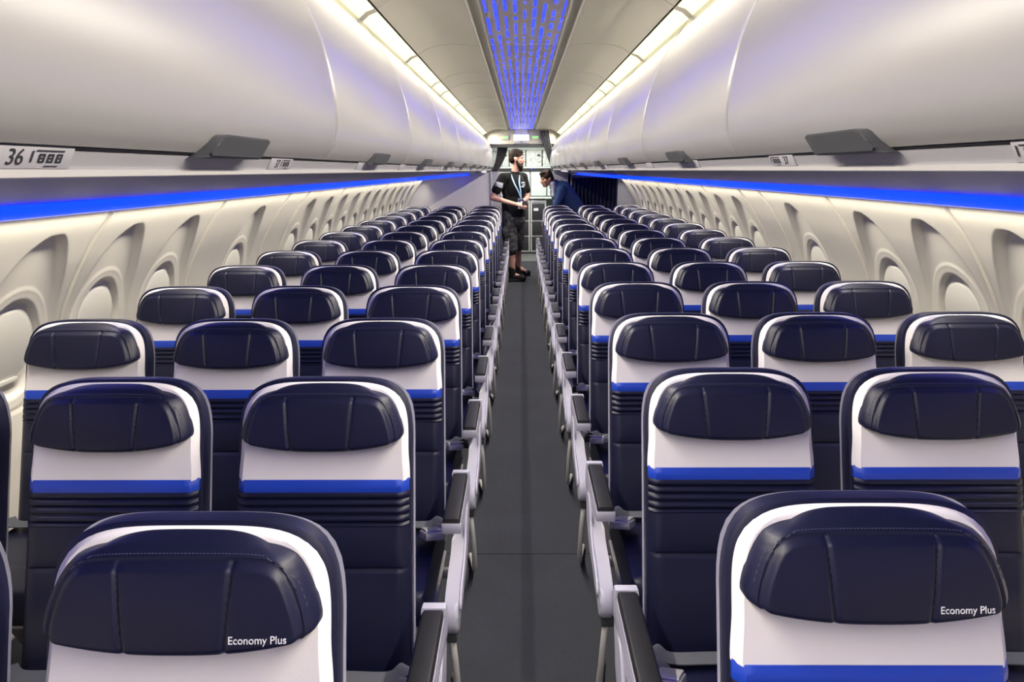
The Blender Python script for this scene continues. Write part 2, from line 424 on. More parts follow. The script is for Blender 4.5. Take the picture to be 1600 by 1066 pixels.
for side, sg, st in (('left', -1, .60), ('right', 1, .56)):
    y = st-5*BL; k = 0
    while y < 12.0:
        seen = y+BL > .9
        if seen: k += 1
        ln = min(BL, 12.32-y)
        if y+ln > -1: pass
        make_bin(sg, y, ('smooth white curved overhead bin with grey latch, %s side, %s from the camera' % (side, ORD[k-1])) if seen else 'white overhead bin on the %s side beside or behind the viewer' % side, ln)
        y += BL
    # cove lights
    y = Y0; k = 0; segs = [Y0, -5.0, -3.9, -2.75] + [q for q in CSE if q > -1.65] + [12.28]
    for a, b in zip(segs, segs[1:]):
        if b > 1.0: k += 1
        t = thing('cove_light', 'warm glowing light strip above the %s bins, %s from the camera' % (side, ORD[max(k-1, 0)]), 'ceiling light', (0, a, 2.12), 0, 'warm cove lights above the bins')
        bm = bmesh.new(); L_ = b-a
        prism(bm, [(sg*.556, .040), (sg*.585, .030), (sg*.612, .008), (sg*.618, .022), (sg*.588, .044), (sg*.56, .052)], 'y', .03, L_-.03)
        obj('lens', bm, 'cove', t)
        bm = bmesh.new()
        prism(bm, [(sg*.5572, .050), (sg*.5575, .0425), (sg*.562, .044), (sg*.562, .06), (sg*.62, .03), (sg*.63, .01), (sg*.66, .05), (sg*.60, .09)], 'y', 0, L_)
        for q in (.0, L_-.03): prism(bm, [(sg*.552, .041), (sg*.585, .029), (sg*.614, .004), (sg*.62, .022), (sg*.588, .044), (sg*.56, .052)], 'y', q, q+.03)
        obj('housing', bm, 'ceil', t)
        al = area_light('cove_lamp', (0, 0, 0), (0, 0, 0), .008, L_-.06, COVE_W*(L_-.06), (1.0, .915, .775), 130)
        al.parent = t; al.location = (sg*.5450, L_/2, .0400); al.rotation_euler = (0, sg*R(38), 0)

# ------------------------------------------------------------------ passenger service rail, underside, LED strips
def psu(side, sg):
    t = thing('passenger_service_rail', 'long grey service rail with row number plates under the %s bins' % side, 'service rail', (0, 0, 1.577))
    zz = lambda z: z-1.577
    bm = bmesh.new()   # vertical rail facing the aisle + white lip
    prism(bm, [(sg*.494, zz(1.607)), (sg*.487, zz(1.602)), (sg*.497, zz(1.584)), (sg*.52, zz(1.581)), (sg*.55, zz(1.60))], 'y', Y0+.1, 12.3)
    obj('rail', bm, 'psu', t)
    bm = bmesh.new()
    prism(bm, [(sg*.493, zz(1.5838)), (sg*.497, zz(1.576)), (sg*.52, zz(1.5745)), (sg*.54, zz(1.585))], 'y', Y0+.1, 12.3)
    obj('lip', bm, 'bin_in', t)
    bm = bmesh.new()   # dark gap
    prism(bm, [(sg*.482, zz(1.6060)), (sg*.486, zz(1.603)), (sg*.52, zz(1.603)), (sg*.52, zz(1.606))], 'y', Y0+.1, 12.3)
    obj('shadow_gap', bm, 'gapdark', t)
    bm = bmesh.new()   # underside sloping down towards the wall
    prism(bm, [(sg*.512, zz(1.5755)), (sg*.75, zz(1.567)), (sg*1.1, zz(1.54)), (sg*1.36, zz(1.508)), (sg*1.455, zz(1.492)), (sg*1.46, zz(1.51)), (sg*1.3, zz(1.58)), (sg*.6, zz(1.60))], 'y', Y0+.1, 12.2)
    obj('underside_panel', bm, 'psu_shaded', t)
    for k in range(15):
        yc = .737+k*.762
        bm = bmesh.new()
        pr = [(sg*.484, zz(1.6065)), (sg*.4835, zz(1.604)), (sg*.4935, zz(1.5845)), (sg*.50, zz(1.583)), (sg*.51, zz(1.60))]
        prism(bm, pr, 'y', yc-.075, yc+.058, .001)
        pl = obj('row_plate', bm, 'psu', t)
        if k < 2:
            num = str(36+k)
            yn = yc-.033; yi = yc+.020
            # slanted face frame: point on face (y, h in 0..1)
            def face(y, h): return Vector((sg*(.4935-.010*h-.0006), y, zz(1.5845+.0195*h)))
            tm = text_mesh(num, .0235, .0003); bmm = bmesh.new(); bmm.from_mesh(tm)
            for v in bmm.verts:
                co = face(yn + (v.co.x if sg < 0 else -v.co.x)*1.05, .5+v.co.y/.022); co.x -= sg*v.co.z; v.co = co
            obj('row_number', bmm, 'ink', pl, smooth=False)
            bmm = bmesh.new()
            def bar(y0_, y1_, h0, h1):
                q = [face(y0_, h0), face(y1_, h0), face(y1_, h1), face(y0_, h1)]
                bmm.faces.new([bmm.verts.new(p_ + Vector((-sg*.0002, 0, 0))) for p_ in q])
            s_ = -1 if sg > 0 else 1
            q0 = yi-.5*.05*s_
            bar(q0, q0+.045*s_, .82, .90); bar(q0-.006*s_, q0-.003*s_, .3, .85)
            for m_ in range(3):
                b0 = q0+(.006+m_*.014)*s_
                bar(b0, b0+.003*s_, .28, .72); bar(b0+.007*s_, b0+.010*s_, .28, .72); bar(b0, b0+.010*s_, .62, .72); bar(b0, b0+.010*s_, .28, .36); bar(b0+.003*s_, b0+.007*s_, .46, .54)
            bar(q0+.018*s_, q0+.040*s_, .08, .14)
            obj('seat_symbols', bmm, 'ink', pl, smooth=False)
    return t
for side, sg in (('left', -1), ('right', 1)):
    psu(side, sg)
    segs = [(-5.8, 1.3), (1.3, 5.9), (5.9, 8.2), (8.2, 10.6)] if sg < 0 else [(-5.8, 1.1), (1.1, 5.55), (5.55, 7.85), (7.85, 10.6)]
    names = ['beside the viewer', 'nearest the camera', 'second in line', 'third in line']
    for (a, b), nm in zip(segs, names):
        t = thing('blue_light_strip', 'blue glowing light strip above the %s windows, %s' % (side, nm), 'light strip', (0, a, 1.447), 0, 'blue light strips above the windows')
        L_ = b-a
        bm = bmesh.new(); prism(bm, [(sg*x, z-1.447) for x, z in ((1.456, 1.4915), (1.463, 1.470), (1.480, 1.452), (1.50, 1.447), (1.52, 1.455), (1.50, 1.49), (1.47, 1.505))], 'y', .004, L_-.004)
        obj('blue_lens', bm, 'ledblue', t)
        bm = bmesh.new(); prism(bm, [(sg*x, z-1.447) for x, z in ((1.500, 1.4465), (1.535, 1.4475), (1.535, 1.458), (1.505, 1.456))], 'y', .004, L_-.004)
        obj('wall_wash_lens', bm, 'wash', t)
        al = area_light('wall_wash_lamp', (0, 0, 0), (0, 0, 0), .012, L_-.02, WASH_W*L_, (1.0, .93, .76), 120)
        al.parent = t; al.location = (sg*1.518, L_/2, -.0045); al.rotation_euler = (0, -sg*R(22), 0)
    # last strip runs inboard along the tapering rear
    t = thing('blue_light_strip', 'short blue light strip running inboard above the rear %s seats' % side, 'light strip', (sg*1.46, 10.62, 1.447), 0, 'blue light strips above the windows')
    bm = bmesh.new(); p0 = Vector((0, 0, .0)); p1 = Vector((-sg*.62, 1.42, .060))
    A = [p0, p0+Vector((sg*.03, 0, .005)), p0+Vector((sg*.03, 0, .045)), p0+Vector((-sg*.005, 0, .045))]
    va = [bm.verts.new(q) for q in A]; vb = [bm.verts.new(q+(p1-p0)) for q in [A[0], A[1], A[2]*1, A[3]]]
    for v in vb[2:]: v.co.z -= .018
    for i in range(4): bm.faces.new((va[i], va[(i+1) % 4], vb[(i+1) % 4], vb[i]))
    bm.faces.new(va[::-1]); bm.faces.new(vb)
    obj('blue_lens', bm, 'ledblue', t)

for sg in (-1, 1):
    side = 'left' if sg < 0 else 'right'
    t = thing('wall_wash_light', 'warm wall light strip above the last %s windows' % side, 'light strip', (0, 10.62, 1.447))
    bm = bmesh.new(); prism(bm, [(sg*1.500, -.0005), (sg*1.535, .0005), (sg*1.535, .011), (sg*1.505, .009)], 'y', 0, 1.40)
    obj('wall_wash_lens', bm, 'wash', t)
    al = area_light('wall_wash_lamp', (0, 0, 0), (0, 0, 0), .012, 1.38, WASH_W*1.4, (1.0, .93, .76), 120)
    al.parent = t; al.location = (sg*1.518, .7, -.0045); al.rotation_euler = (0, -sg*R(22), 0)
# ------------------------------------------------------------------ seats
TL = .30; ZT = 1.084
def lean(z): return TL*(z-1.10)
def wback(z):
    if z < .90: return .208+.004*(.90-z)/.5
    q = min(1, (z-.90)/.184)
    return max(.01, .208*max(0, 1-q**4.3)**.23)
def zrow(j, z0):
    zk = .90+.184*.72; J = .62
    if j < J: return z0+(zk-z0)*(j/J)**.9
    w0 = wback(zk); t = math.sin((j-J)/(1-J)*math.pi/2); ww = w0+(.012-w0)*t**1.0
    ww = w0+(.012-w0)*((j-J)/(1-J))
    return .90+.184*max(0, 1-(ww/.208)**(1/.23))**(1/4.3)
def hr_w(v): return lerp([(0, .116), (.015, .126), (.04, .138), (.08, .150), (.13, .160), (.2, .1675), (.3, .1755), (.4, .1815), (.5, .1865), (.6, .191), (.7, .1945), (.8, .197), (.87, .197), (.92, .194), (.96, .187), (1.0, .174)], v)
def hr_zt(u): return 1.0775-.004*u*u-.010*u**6
def hr_zb(u): return .927+.022*abs(u)**2.4
def hr_d(u, v):
    w_ = hr_w(v); es = (1-abs(u))*w_; et = v*.140
    e = (es**-3+et**-3)**(-1/3) if es > 1e-5 and et > 1e-5 else 0
    bw = .019
    if e < bw:
        k = e/bw; f = .42*math.sqrt(min(1, k*5))+.50*k
        if k > .75: f -= .13*sm(.75, 1, k)
    else: f = .79+.21*sm(bw, bw+.010, e)
    f *= rnd(v, .12)**.8
    d = .046*f+.006*math.sin(math.pi*v)*(1-u*u)*(1 if e > bw else e/bw)
    x = u*w_
    for s in (-1, 1):
        q = abs(x-s*(.083-.014*v))
        d -= .0042*math.exp(-(q/.0034)**2)*sm(bw-.002, bw+.003, e)*sm(1.0, .95, v)
    return d
def hr_pt(u, v, off=0):
    z = hr_zt(u)+(hr_zb(u)-hr_zt(u))*v
    return Vector((u*hr_w(v)*.99, lean(z)-.004-hr_d(u, v)-off, z))
def build_common(t, s):
    """parts shared by every seat; s = +1 when the aisle is towards +x"""
    # back shell
    bm = bmesh.new()
    def fb(i, j):
        u = i*2-1; z = zrow(j, .36); ww = wback(z)+.003
        e = rnd(abs(u), .10)*rnd(max(0, (z-.36)/(ZT-.36)), .05)
        return (u*ww, lean(z)+.017-.006*e, z)
    def bk(co):
        q = max(0, (co.z-.95)/.15); sh = 1-.03*q
        return (co.x*.985*sh, lean(co.z)+.072-.02*q, co.z-.004*q)
    pad(bm, 24, 44, fb, bk)
    obj('back_bolster', bm, 'navy', t)
    # rear plastic shell
    bm = bmesh.new()
    def fs(i, j):
        u = i*2-1; z = zrow(j, .36); ww = wback(z)+.0045
        return (u*ww, lean(z)+.069-.02*max(0, (z-.95)/.15), z-.003*sm(1.0, 1.08, z))
    pad(bm, 20, 40, fs, lambda co: (co.x*.95, lean(co.z)+.077-.02*max(0, (co.z-.95)/.15), co.z-.004))
    obj('back_shell', bm, 'white_pl', t)
    # cream upper cover
    bm = bmesh.new()
    def fc(i, j):
        u = i*2-1; z = zrow(j, .855); ww = wback(z)-.004*sm(.86, .93, z)-.001
        e = rnd(abs(u), .07)*rnd((z-.855)/(1.0842-.855), .07)
        return (u*max(ww, .006), lean(z)+.010-.017*e, z-.006*sm(.96, 1.084, z))
    pad(bm, 30, 36, fc, lambda co: (co.x, lean(co.z)+.014, co.z))
    obj('upper_cover', bm, 'cream', t)
    # blue stripe
    bm = bmesh.new()
    def fst(i, j):
        u = i*2-1; z = .829+.029*j; e = rnd(abs(u), .05)
        return (u*(wback(z)-.002), lean(z)+.008-.017*e-.0025*math.sin(math.pi*j), z)
    pad(bm, 24, 6, fst, lambda co: (co.x, lean(co.z)+.014, co.z))
    obj('stripe', bm, 'blue', t)
    # lower ribbed cover
    bm = bmesh.new(); z0, z1 = .40, .830
    gro = [.814, .796, .778, .760]
    zs = []
    z = z1
    while z > z0: zs.append(z); z -= .0028 if z > .745 else (.0035 if .64 < z < .67 else .02)
    zs.append(z0)
    nv = len(zs)-1
    def fl(i, j):
        u = i*2-1; z = zs[round(j*nv)]; e = rnd(abs(u), .09)
        d = 0
        for g in gro: d += .0045*math.exp(-((z-g)/.0030)**2)*sm(.99, .9, abs(u))
        d += .005*math.exp(-((z-.655)/.0035)**2)*sm(.99, .85, abs(u))
        if z > .752:
            ph = (z-.760)/.018; d -= .003*abs(math.sin(math.pi*ph))
        bulge = .016*math.sin(math.pi*max(0, min(1, (.66-z)/.26)))*(1-u*u)+.010*math.sin(math.pi*max(0, min(1, (.755-z)/.10)))*(1-u**4)*.5
        return (u*(wback(z)-.0015), lean(z)+.006-.014*e+d-bulge, z)
    pad(bm, 26, nv, fl, lambda co: (co.x, lean(co.z)+.014, co.z))
    obj('lower_cover', bm, 'navy', t)
    # headrest
    bm = bmesh.new()
    pad(bm, 128, 56, lambda i, j: hr_pt(i*2-1, j), lambda co: (co.x*.985, lean(co.z)+.004, co.z))
    h = obj('headrest', bm, 'navy', t)
    # stitch line along the top gusset
    bm = bmesh.new()
    for r_ in (.085,):
        for k in range(64):
            def pp_(t_):
                a_ = abs(t_); uu = min(.955, a_*1.12); vv = .085+.62*max(0, (a_-.72)/.28)**1.3
                return hr_pt(math.copysign(uu, t_), vv, .0004)
            u0 = -.98+1.96*k/64; u1 = u0+.018
            a = pp_(u0); b = pp_(u1)
            tube(bm, [a, b], .0007, 4)
    obj('stitching', bm, 'stitch', h)
    # seat cushion
    bm = bmesh.new()
    def fcu(i, j):
        u = i*2-1; v = j*2-1
        e = rnd(abs(u), .12)*rnd(abs(v), .14)
        y = -.425+v*.235
        zz = .375+.062*e+.008*math.cos(u*math.pi/2)-.012*sm(0, 1, v)-.002
        zz -= .004*math.exp(-((v+.35)/.02)**2)*sm(.95, .8, abs(u))
        ww = .222 if abs(v) < .9 else .222-.02*(abs(v)-.9)*10
        return (u*ww, y, zz)
    pad(bm, 24, 36, fcu, lambda co: (co.x*.97, -.425+(co.y+.425)*.95, .335))
    obj('seat_cushion', bm, 'navy', t)
    # seat frame beams + pan
    bm = bmesh.new()
    box(bm, -.225, .225, -.64, -.22, .318, .336, .004)
    for yy in (-.56, -.30): tube(bm, [(-.255, yy, .298), (.255, yy, .298)], .019, 12)
    obj('seat_frame', bm, 'metal', t)
    # belts
    bm = bmesh.new()
    def strap(pts, wd):
        pts = spline(pts, 5); prev = None
        for i, p in enumerate(pts):
            d = (pts[min(i+1, len(pts)-1)]-pts[max(i-1, 0)]).normalized(); sd = d.cross(Vector((0, 0, 1))).normalized()*wd/2
            th = Vector((0, 0, .0015))
            cur = [bm.verts.new(p+sd-th), bm.verts.new(p-sd-th), bm.verts.new(p-sd+th), bm.verts.new(p+sd+th)]
            if prev:
                for k in range(4): bm.faces.new((prev[k], prev[(k+1) % 4], cur[(k+1) % 4], cur[k]))
            else: bm.faces.new(cur[::-1])
            prev = cur
        bm.faces.new(prev)
    strap([(s*.235, -.20, .40), (s*.215, -.235, .46), (s*.175, -.262, .452), (s*.08, -.262, .452), (-s*.06, -.258, .452), (-s*.17, -.262, .453), (-s*.21, -.24, .462), (-s*.236, -.20, .41)], .045)
    strap([(s*.236, -.23, .42), (s*.222, -.28, .462), (s*.200, -.33, .465), (s*.195, -.35, .463)], .042)
    obj('seat_belt', bm, 'belt', t)
    bm = bmesh.new()
    q = bmesh.new(); box(q, -.032, .032, -.036, .036, -.012, .012, .006); box(q, -.027, .027, -.02, .034, .011, .019, .004)
    bmesh.ops.rotate(q, verts=q.verts, cent=(0, 0, 0), matrix=Euler((R(-14), R(8*s), R(24*s))).to_matrix())
    bmesh.ops.translate(q, verts=q.verts, vec=(s*.198, -.372, .472)); merge(bm, q)
    obj('buckle', bm, 'buckle', t)
def armrest(t, x, wd, white_w):
    """pad with a white carrier underneath"""
    bm = bmesh.new()
    prism(bm, [(-.285, .618), (-.60, .618), (-.607, .626), (-.603, .640), (-.59, .644), (-.30, .646), (-.284, .640)], 'x', x-wd/2, x+wd/2, .006, 3)
    a = obj('armrest_pad', bm, 'arm_black', t)
    bm = bmesh.new()
    prism(bm, [(-.255, .640), (-.283, .643), (-.287, .624), (-.600, .6235), (-.612, .631), (-.617, .620), (-.612, .600), (-.595, .594), (-.40, .588), (-.30, .560), (-.25, .56), (-.235, .60)], 'x', x-white_w/2, x+white_w/2, .004)
    obj('armrest_frame', bm, 'white_pl', t)
def aisle_side(t, s):
    x = s*.283
    armrest(t, x, .046, .054)
    # white side shroud
    bm = bmesh.new(); o1 = s*.268; o2 = s*.305
    pr = spline([(-.235, .615, 0), (-.28, .590, 0), (-.40, .592, 0), (-.425, .56, 0), (-.445, .515, 0), (-.50, .480, 0), (-.58, .468, 0), (-.66, .450, 0), (-.705, .425, 0), (-.722, .385, 0), (-.705, .352, 0), (-.66, .345, 0), (-.58, .372, 0), (-.50, .385, 0), (-.42, .385, 0), (-.33, .41, 0), (-.27, .47, 0), (-.235, .54, 0)], 4)
    pr = [(p.x, p.y) for p in pr]
    prism(bm, pr, 'x', min(o1, o2), max(o1, o2), .010, 4)
    sh = obj('side_shroud', bm, 'white_pl', t)
    # raised inset on the outside of the shroud
    bm = bmesh.new()
    pr2 = spline([(-.27, .575, 0), (-.36, .570, 0), (-.40, .53, 0), (-.43, .49, 0), (-.50, .455, 0), (-.60, .435, 0), (-.66, .41, 0), (-.64, .385, 0), (-.52, .405, 0), (-.40, .42, 0), (-.31, .47, 0)], 4)
    prism(bm, [(p.x, p.y) for p in pr2], 'x', min(o2, o2+s*.005), max(o2, o2+s*.005), .002)
    obj('shroud_inset', bm, 'white_pl', sh)
    bm = bmesh.new()
    box(bm, min(s*.262, s*.300), max(s*.262, s*.300), -.70, -.655, .318, .352, .006)
    obj('joint_cap', bm, 'handle', t)
    bm = bmesh.new()
    tube(bm, spline([(s*.283, -.675, .33), (s*.292, -.692, .26), (s*.296, -.675, .15), (s*.292, -.62, .06), (s*.280, -.52, .022), (s*.262, -.42, .012)], 6), .0095, 10)
    obj('baggage_bar', bm, 'bar', t)
def legs(t, x):
    bm = bmesh.new()
    prism(bm, [(-.60, .30), (-.53, .30), (-.44, .06), (-.36, .06), (-.30, .30), (-.24, .30), (-.20, .0), (-.56, .0), (-.55, .03), (-.47, .05)], 'x', x-.018, x+.018, .004)
    return obj('leg', bm, 'metal', t)
def make_seat(name, kind, s):
    t = thing('airline_seat', 'x', 'airline seat')
    build_common(t, s)
    if kind == 'aisle':
        aisle_side(t, s); armrest(t, -s*.255, .040, .046); legs(t, s*.13)
    elif kind == 'middle':
        armrest(t, -s*.255, .040, .046)
    else:
        armrest(t, -s*.262, .036, .042); legs(t, s*.02)
    return t
P = .755
START = {-1: .982, 1: 1.055}
protos = {}
for sg in (-1, 1):
    for kk, kind in ((0, 'aisle'), (1, 'middle'), (2, 'window')):
        for n in range(14):
            if n == 0 and not (kind == 'aisle' or (kind == 'middle' and sg < 0)): continue
            if n == 1 and kind == 'window' and sg > 0: continue
            key = (sg, kind)
            if key not in protos: t = protos[key] = make_seat('airline_seat', kind, -sg)
            else: t = copy_tree(protos[key])
            t.location = (sg*(.4975+kk*.51)+(.006 if sg > 0 else 0), START[sg]+n*P, 0)
            sd = 'left' if sg < 0 else 'right'
            rw = 'nearest row' if n == 0 else '%s row from the camera' % ORD[n] if n < 13 else 'last row at the back'
            desc = {'aisle': 'navy and cream aisle seat just %s of the aisle, %s' % (sd, rw),
                    'middle': 'navy and cream middle seat of the %s block, %s' % (sd, rw),
                    'window': 'navy and cream window seat along the %s wall, %s' % (sd, rw)}[kind]
            t['label'] = desc; t['category'] = 'airline seat'; t['group'] = 'rows of airline seats'
            if n == 0 and kind == 'aisle': protos[('first', sg)] = t
# print on the two nearest headrests (added after copying)
for sg in (-1, 1):
    h = [c for c in protos[('first', sg)].children if c.name.startswith('headrest')][0]
    me = text_mesh('Economy Plus', .0165, .0003); bm = bmesh.new(); bm.from_mesh(me)
    bmesh.ops.subdivide_edges(bm, edges=[e for e in bm.edges if e.calc_length() > .004], cuts=2)
    for v in bm.verts:
        x = .118+v.co.x*.86; z = .962+v.co.y*.9-.003
        vv = .8
        for _ in range(8):
            u = x/hr_w(vv)/.99; vv = (hr_zt(u)-z)/(hr_zt(u)-hr_zb(u))
        v.co = hr_pt(u, vv, .0007+v.co.z)
    o = obj('printed_text', bm, 'wtext', h, smooth=False)
    o['label'] = 'white printed words on the headrest'

# ------------------------------------------------------------------ rear of the cabin
# left partition (lavatory wall)
bm = bmesh.new(); box(bm, -1.84, -.50, 12.12, 12.16, 0, 1.54); struct(obj('wall_partition', bm, 'part', smooth=False))
bm = bmesh.new(); box(bm, -.50, -.34, 12.42, 12.46, 0, 1.56); struct(obj('wall_lavatory', bm, 'grey_lam', smooth=False))
bm = bmesh.new(); box(bm, -.505, -.49, 12.10, 12.46, 0, 1.56); struct(obj('trim_2', bm, 'silver', smooth=False))
# header arch
bm = bmesh.new()
prism(bm, [(-1.0, 2.27), (-1.0, 1.99), (-.56, 1.99), (.56, 1.99), (1.0, 1.99), (1.0, 2.27)], 'y', 12.32, 12.38)
struct(obj('wall_header', bm, 'ceil', smooth=False))
# galley ceiling and side walls
bm = bmesh.new(); box(bm, -.9, .9, 12.38, 14.9, 2.03, 2.08); struct(obj('ceiling_galley', bm, 'ceil', smooth=False))
bm = bmesh.new(); box(bm, -.70, -.66, 12.46, 14.9, 0, 2.03); struct(obj('wall_galley_left', bm, 'grey_lam', smooth=False))
bm = bmesh.new(); box(bm, .74, .78, 12.20, 14.9, 0, 2.03); struct(obj('wall_galley_right', bm, 'grey_lam', smooth=False))
bm = bmesh.new(); box(bm, -.9, .9, 14.86, 14.9, 0, 2.03); struct(obj('wall_back', bm, 'galley_w', smooth=False))
# exit signs, lit sign
def signpos(px, py, y):   # only used to read off real positions from the photo
    zc = y*math.cos(PITCH)+0; X = (px-815)*(zc-.02)/F_PX+CAM_X; h = (py-266)*math.cos(PITCH)/F_PX*zc
    return X, CAM_Z-h
for px, lab in ((791, 'small green lit exit sign left of the white sign'), (838, 'small green lit exit sign behind the right curtain')):
    X, Z = signpos(px, 215.5, 12.3)
    t = thing('exit_sign', lab, 'exit sign', (X, 12.31, Z-.03), 0, 'green exit signs')
    bm = bmesh.new(); box(bm, -.06, .06, -.004, .008, 0, .06, .002); obj('plate', bm, 'ceil', t)
    me = text_mesh('EXIT', .045, .001); bm = bmesh.new(); bm.from_mesh(me)
    for v in bm.verts: v.co = Vector((v.co.x, -.005-v.co.z, v.co.y+.03))
    obj('lettering', bm, 'exit', t, smooth=False)
X, Z = signpos(816, 216, 12.25)
t = thing('lit_sign', 'white backlit sign hanging from the ceiling over the aisle end', 'sign', (X, 12.2, Z-.09))
bm = bmesh.new(); box(bm, -.125, .125, 0, .10, .0, .15, .008); obj('housing', bm, 'silver', t)
bm = bmesh.new(); box(bm, -.118, .118, -.004, .004, .048, .135, .004); fp = obj('lit_face', bm, 'signw', t)
bm = bmesh.new()
for k in range(5): box(bm, -.09+k*.04, -.075+k*.04, -.0055, -.0035, .08, .10)
obj('symbols', bm, 'grey_lam', fp, smooth=False)
bm = bmesh.new(); box(bm, -.012, .012, -.006, .0, .018, .032, .002); obj('latch', bm, 'ink', t)
bm = bmesh.new(); box(bm, -.10, .10, .02, .08, .15, .34); obj('bracket', bm, 'ceil', t)
for px, nm in ((799, 'left'), (833, 'right')):
    X, Z = signpos(px, 225, 13.0)
    t = thing('downlight', 'round white ceiling downlight in the galley, %s of the two' % nm, 'ceiling light', (X, 13.0, 2.03), 0, 'galley downlights')
    for nme, r0, z0, z1, m in (('ring', .065, -.022, .0, 'silver'), ('lamp', .05, -.030, -.010, 'down')):
        bm = bmesh.new(); bmesh.ops.create_cone(bm, cap_ends=True, segments=28, radius1=r0*.9, radius2=r0, depth=z1-z0)
        bmesh.ops.translate(bm, verts=bm.verts, vec=(0, 0, (z0+z1)/2)); obj(nme, bm, m, t)
bm = bmesh.new(); box(bm, -.52, .56, 12.55, 12.62, 1.955, 2.03, .006); struct(obj('trim_3', bm, 'silver'))
bm = bmesh.new(); box(bm, -.52, .56, 12.50, 12.53, 1.985, 2.03, .006); struct(obj('trim_4', bm, 'grey_lam'))
for lx in (-.19, .22):
    al = area_light('downlight_lamp', (lx, 13.0, 1.995), (0, 0, 0), .08, .08, 5, (1.0, .97, .9))
al = area_light('galley_fill_light', (.05, 13.75, 2.02), (0, 0, 0), .9, .12, 13, (1.0, .98, .92))  # added fill light to brighten the galley and rear partitions, no fixture there
# galley unit
YG = 14.40
g = thing('galley_unit', 'white galley wall of stowage doors and patterned upper panels behind the men', 'galley', (0, YG, 0))
bm = bmesh.new(); box(bm, -.65, .73, .03, .45, 1.04, 2.0); box(bm, -.65, -.46, .0, .45, 0, 1.04); box(bm, .60, .73, 0, .45, 0, 1.04); obj('carcass', bm, 'galley_w', g, smooth=False)
for k in range(4):
    x0 = -.55+.312*k
    bm = bmesh.new(); box(bm, x0+.012, x0+.300, 0, .03, 1.645, 1.935, .004); d = obj('upper_door', bm, 'mapglass', g)
    bm = bmesh.new(); box(bm, x0-.004, x0+.008, -.006, .03, 1.63, 1.95); obj('door_frame', bm, 'galley_k', g, smooth=False)
    bm = bmesh.new(); box(bm, x0+.22, x0+.27, -.010, .0, 1.83, 1.87, .003); obj('door_latch', bm, 'galley_k', d)
bm = bmesh.new(); box(bm, -.65, .73, -.01, .03, 1.952, 1.99); box(bm, -.65, .73, -.012, .03, 1.615, 1.640); obj('rail', bm, 'galley_w', g, smooth=False)
bm = bmesh.new(); box(bm, -.65, .73, -.004, .03, 1.55, 1.612); bb = obj('control_band', bm, 'galley_k', g, smooth=False)
bm = bmesh.new(); bmesh.ops.create_uvsphere(bm, u_segments=10, v_segments=6, radius=.010); bmesh.ops.translate(bm, verts=bm.verts, vec=(.19, -.006, 1.60)); obj('indicator_light', bm, 'ledblue', bb)
for k in range(4):
    x0 = -.46+.31*k if k < 2 else (.165 if k == 2 else .475)
    x1 = x0+.295 if k < 2 else (.470 if k == 2 else .70)
    bm = bmesh.new(); box(bm, x0+.008, x1-.004, .0, .03, 1.10, 1.545, .004); d = obj('stowage_door', bm, 'galley_w', g)
    bm = bmesh.new(); box(bm, x0-.005, x0+.005, -.005, .02, 1.09, 1.55); box(bm, x0+.01, x1, -.003, .012, 1.088, 1.097); obj('door_gap', bm, 'galley_k', d, smooth=False)
bm = bmesh.new(); box(bm, -.46, .73, -.03, .1, 1.045, 1.085, .006); obj('worktop', bm, 'galley_w', g)
bm = bmesh.new()
for k in range(6): box(bm, .24+k*.035, .262+k*.035, -.045, -.025, 1.03, 1.05, .003)
obj('vents', bm, 'galley_k', g)
for k in range(3):
    x0 = -.452+.308*k
    t = thing('galley_cart', ['black-fronted trolley cart hidden behind the standing man', 'black-fronted trolley cart right beside the standing man', 'black-fronted trolley cart with white label, below the rightmost galley door'][k], 'trolley', (x0+.15, YG-.01, 0), 0, 'trolley carts in the galley')
    bm = bmesh.new(); box(bm, -.148, .148, .012, .43, .03, 1.02, .006)
    obj('body', bm, 'cart_w', t)
    for (a, b) in ((.05, .31), (.335, .60), (.625, .93)):
        bm = bmesh.new(); box(bm, -.122, .122, -.0, .02, a+.02, b+.02, .005); d = obj('front_panel', bm, 'cart_k', t)
    bm = bmesh.new(); box(bm, -.13, .13, -.004, .014, .965, 1.01, .004); obj('top_latch', bm, 'silver', t)
    bm = bmesh.new(); box(bm, -.14, .14, -.006, .01, .0, .03); obj('kick_plate', bm, 'galley_k', t)
    bm = bmesh.new()
    for zz in (.33, .62): bmesh.ops.create_uvsphere(bm, u_segments=10, v_segments=6, radius=.012, matrix=Matrix.Translation((-.14, -.004, zz)))
    obj('hinge', bm, 'silver', t)
    if k == 2:
        bm = bmesh.new(); box(bm, -.09, .0, -.008, .0, .82, .875, .012); obj('label_plate', bm, 'wtext', t)

# curtains
def curtain(name, label, cat, top, bot, y, z0, z1, folds, amp, m, wob=0):
    bm = bmesh.new()
    def f(i, j):
        z = z1+(z0-z1)*j; e = j**(1.0+wob)
        a = top[0]+(bot[0]-top[0])*e; b = top[1]+(bot[1]-top[1])*e
        return (a+(b-a)*i, y+amp*math.sin(i*folds*2*math.pi+j*.8)*(1-.3*j), z)
    grid(bm, folds*10, 24, f)
    o = obj(name, bm, m); s = o.modifiers.new('cloth', 'SOLIDIFY'); s.thickness = .004
    tag(o, label, cat); return o
curtain('curtain', 'black curtain gathered behind the left end of the bins', 'curtain', (-.40, -.235), (-.49, -.40), 12.50, 1.56, 1.94, 5, .018, 'curtain', .5)
curtain('curtain', 'dark grey curtain swept aside at the right end of the aisle', 'curtain', (.29, .43), (.50, .56), 12.27, 1.52, 2.19, 5, .022, 'curtain', .2)
curtain('curtain', 'navy pleated curtain closing off the space behind the right seats', 'curtain', (.80, 1.52), (.80, 1.52), 12.10, .0, 1.46, 12, .022, 'curtain_b')
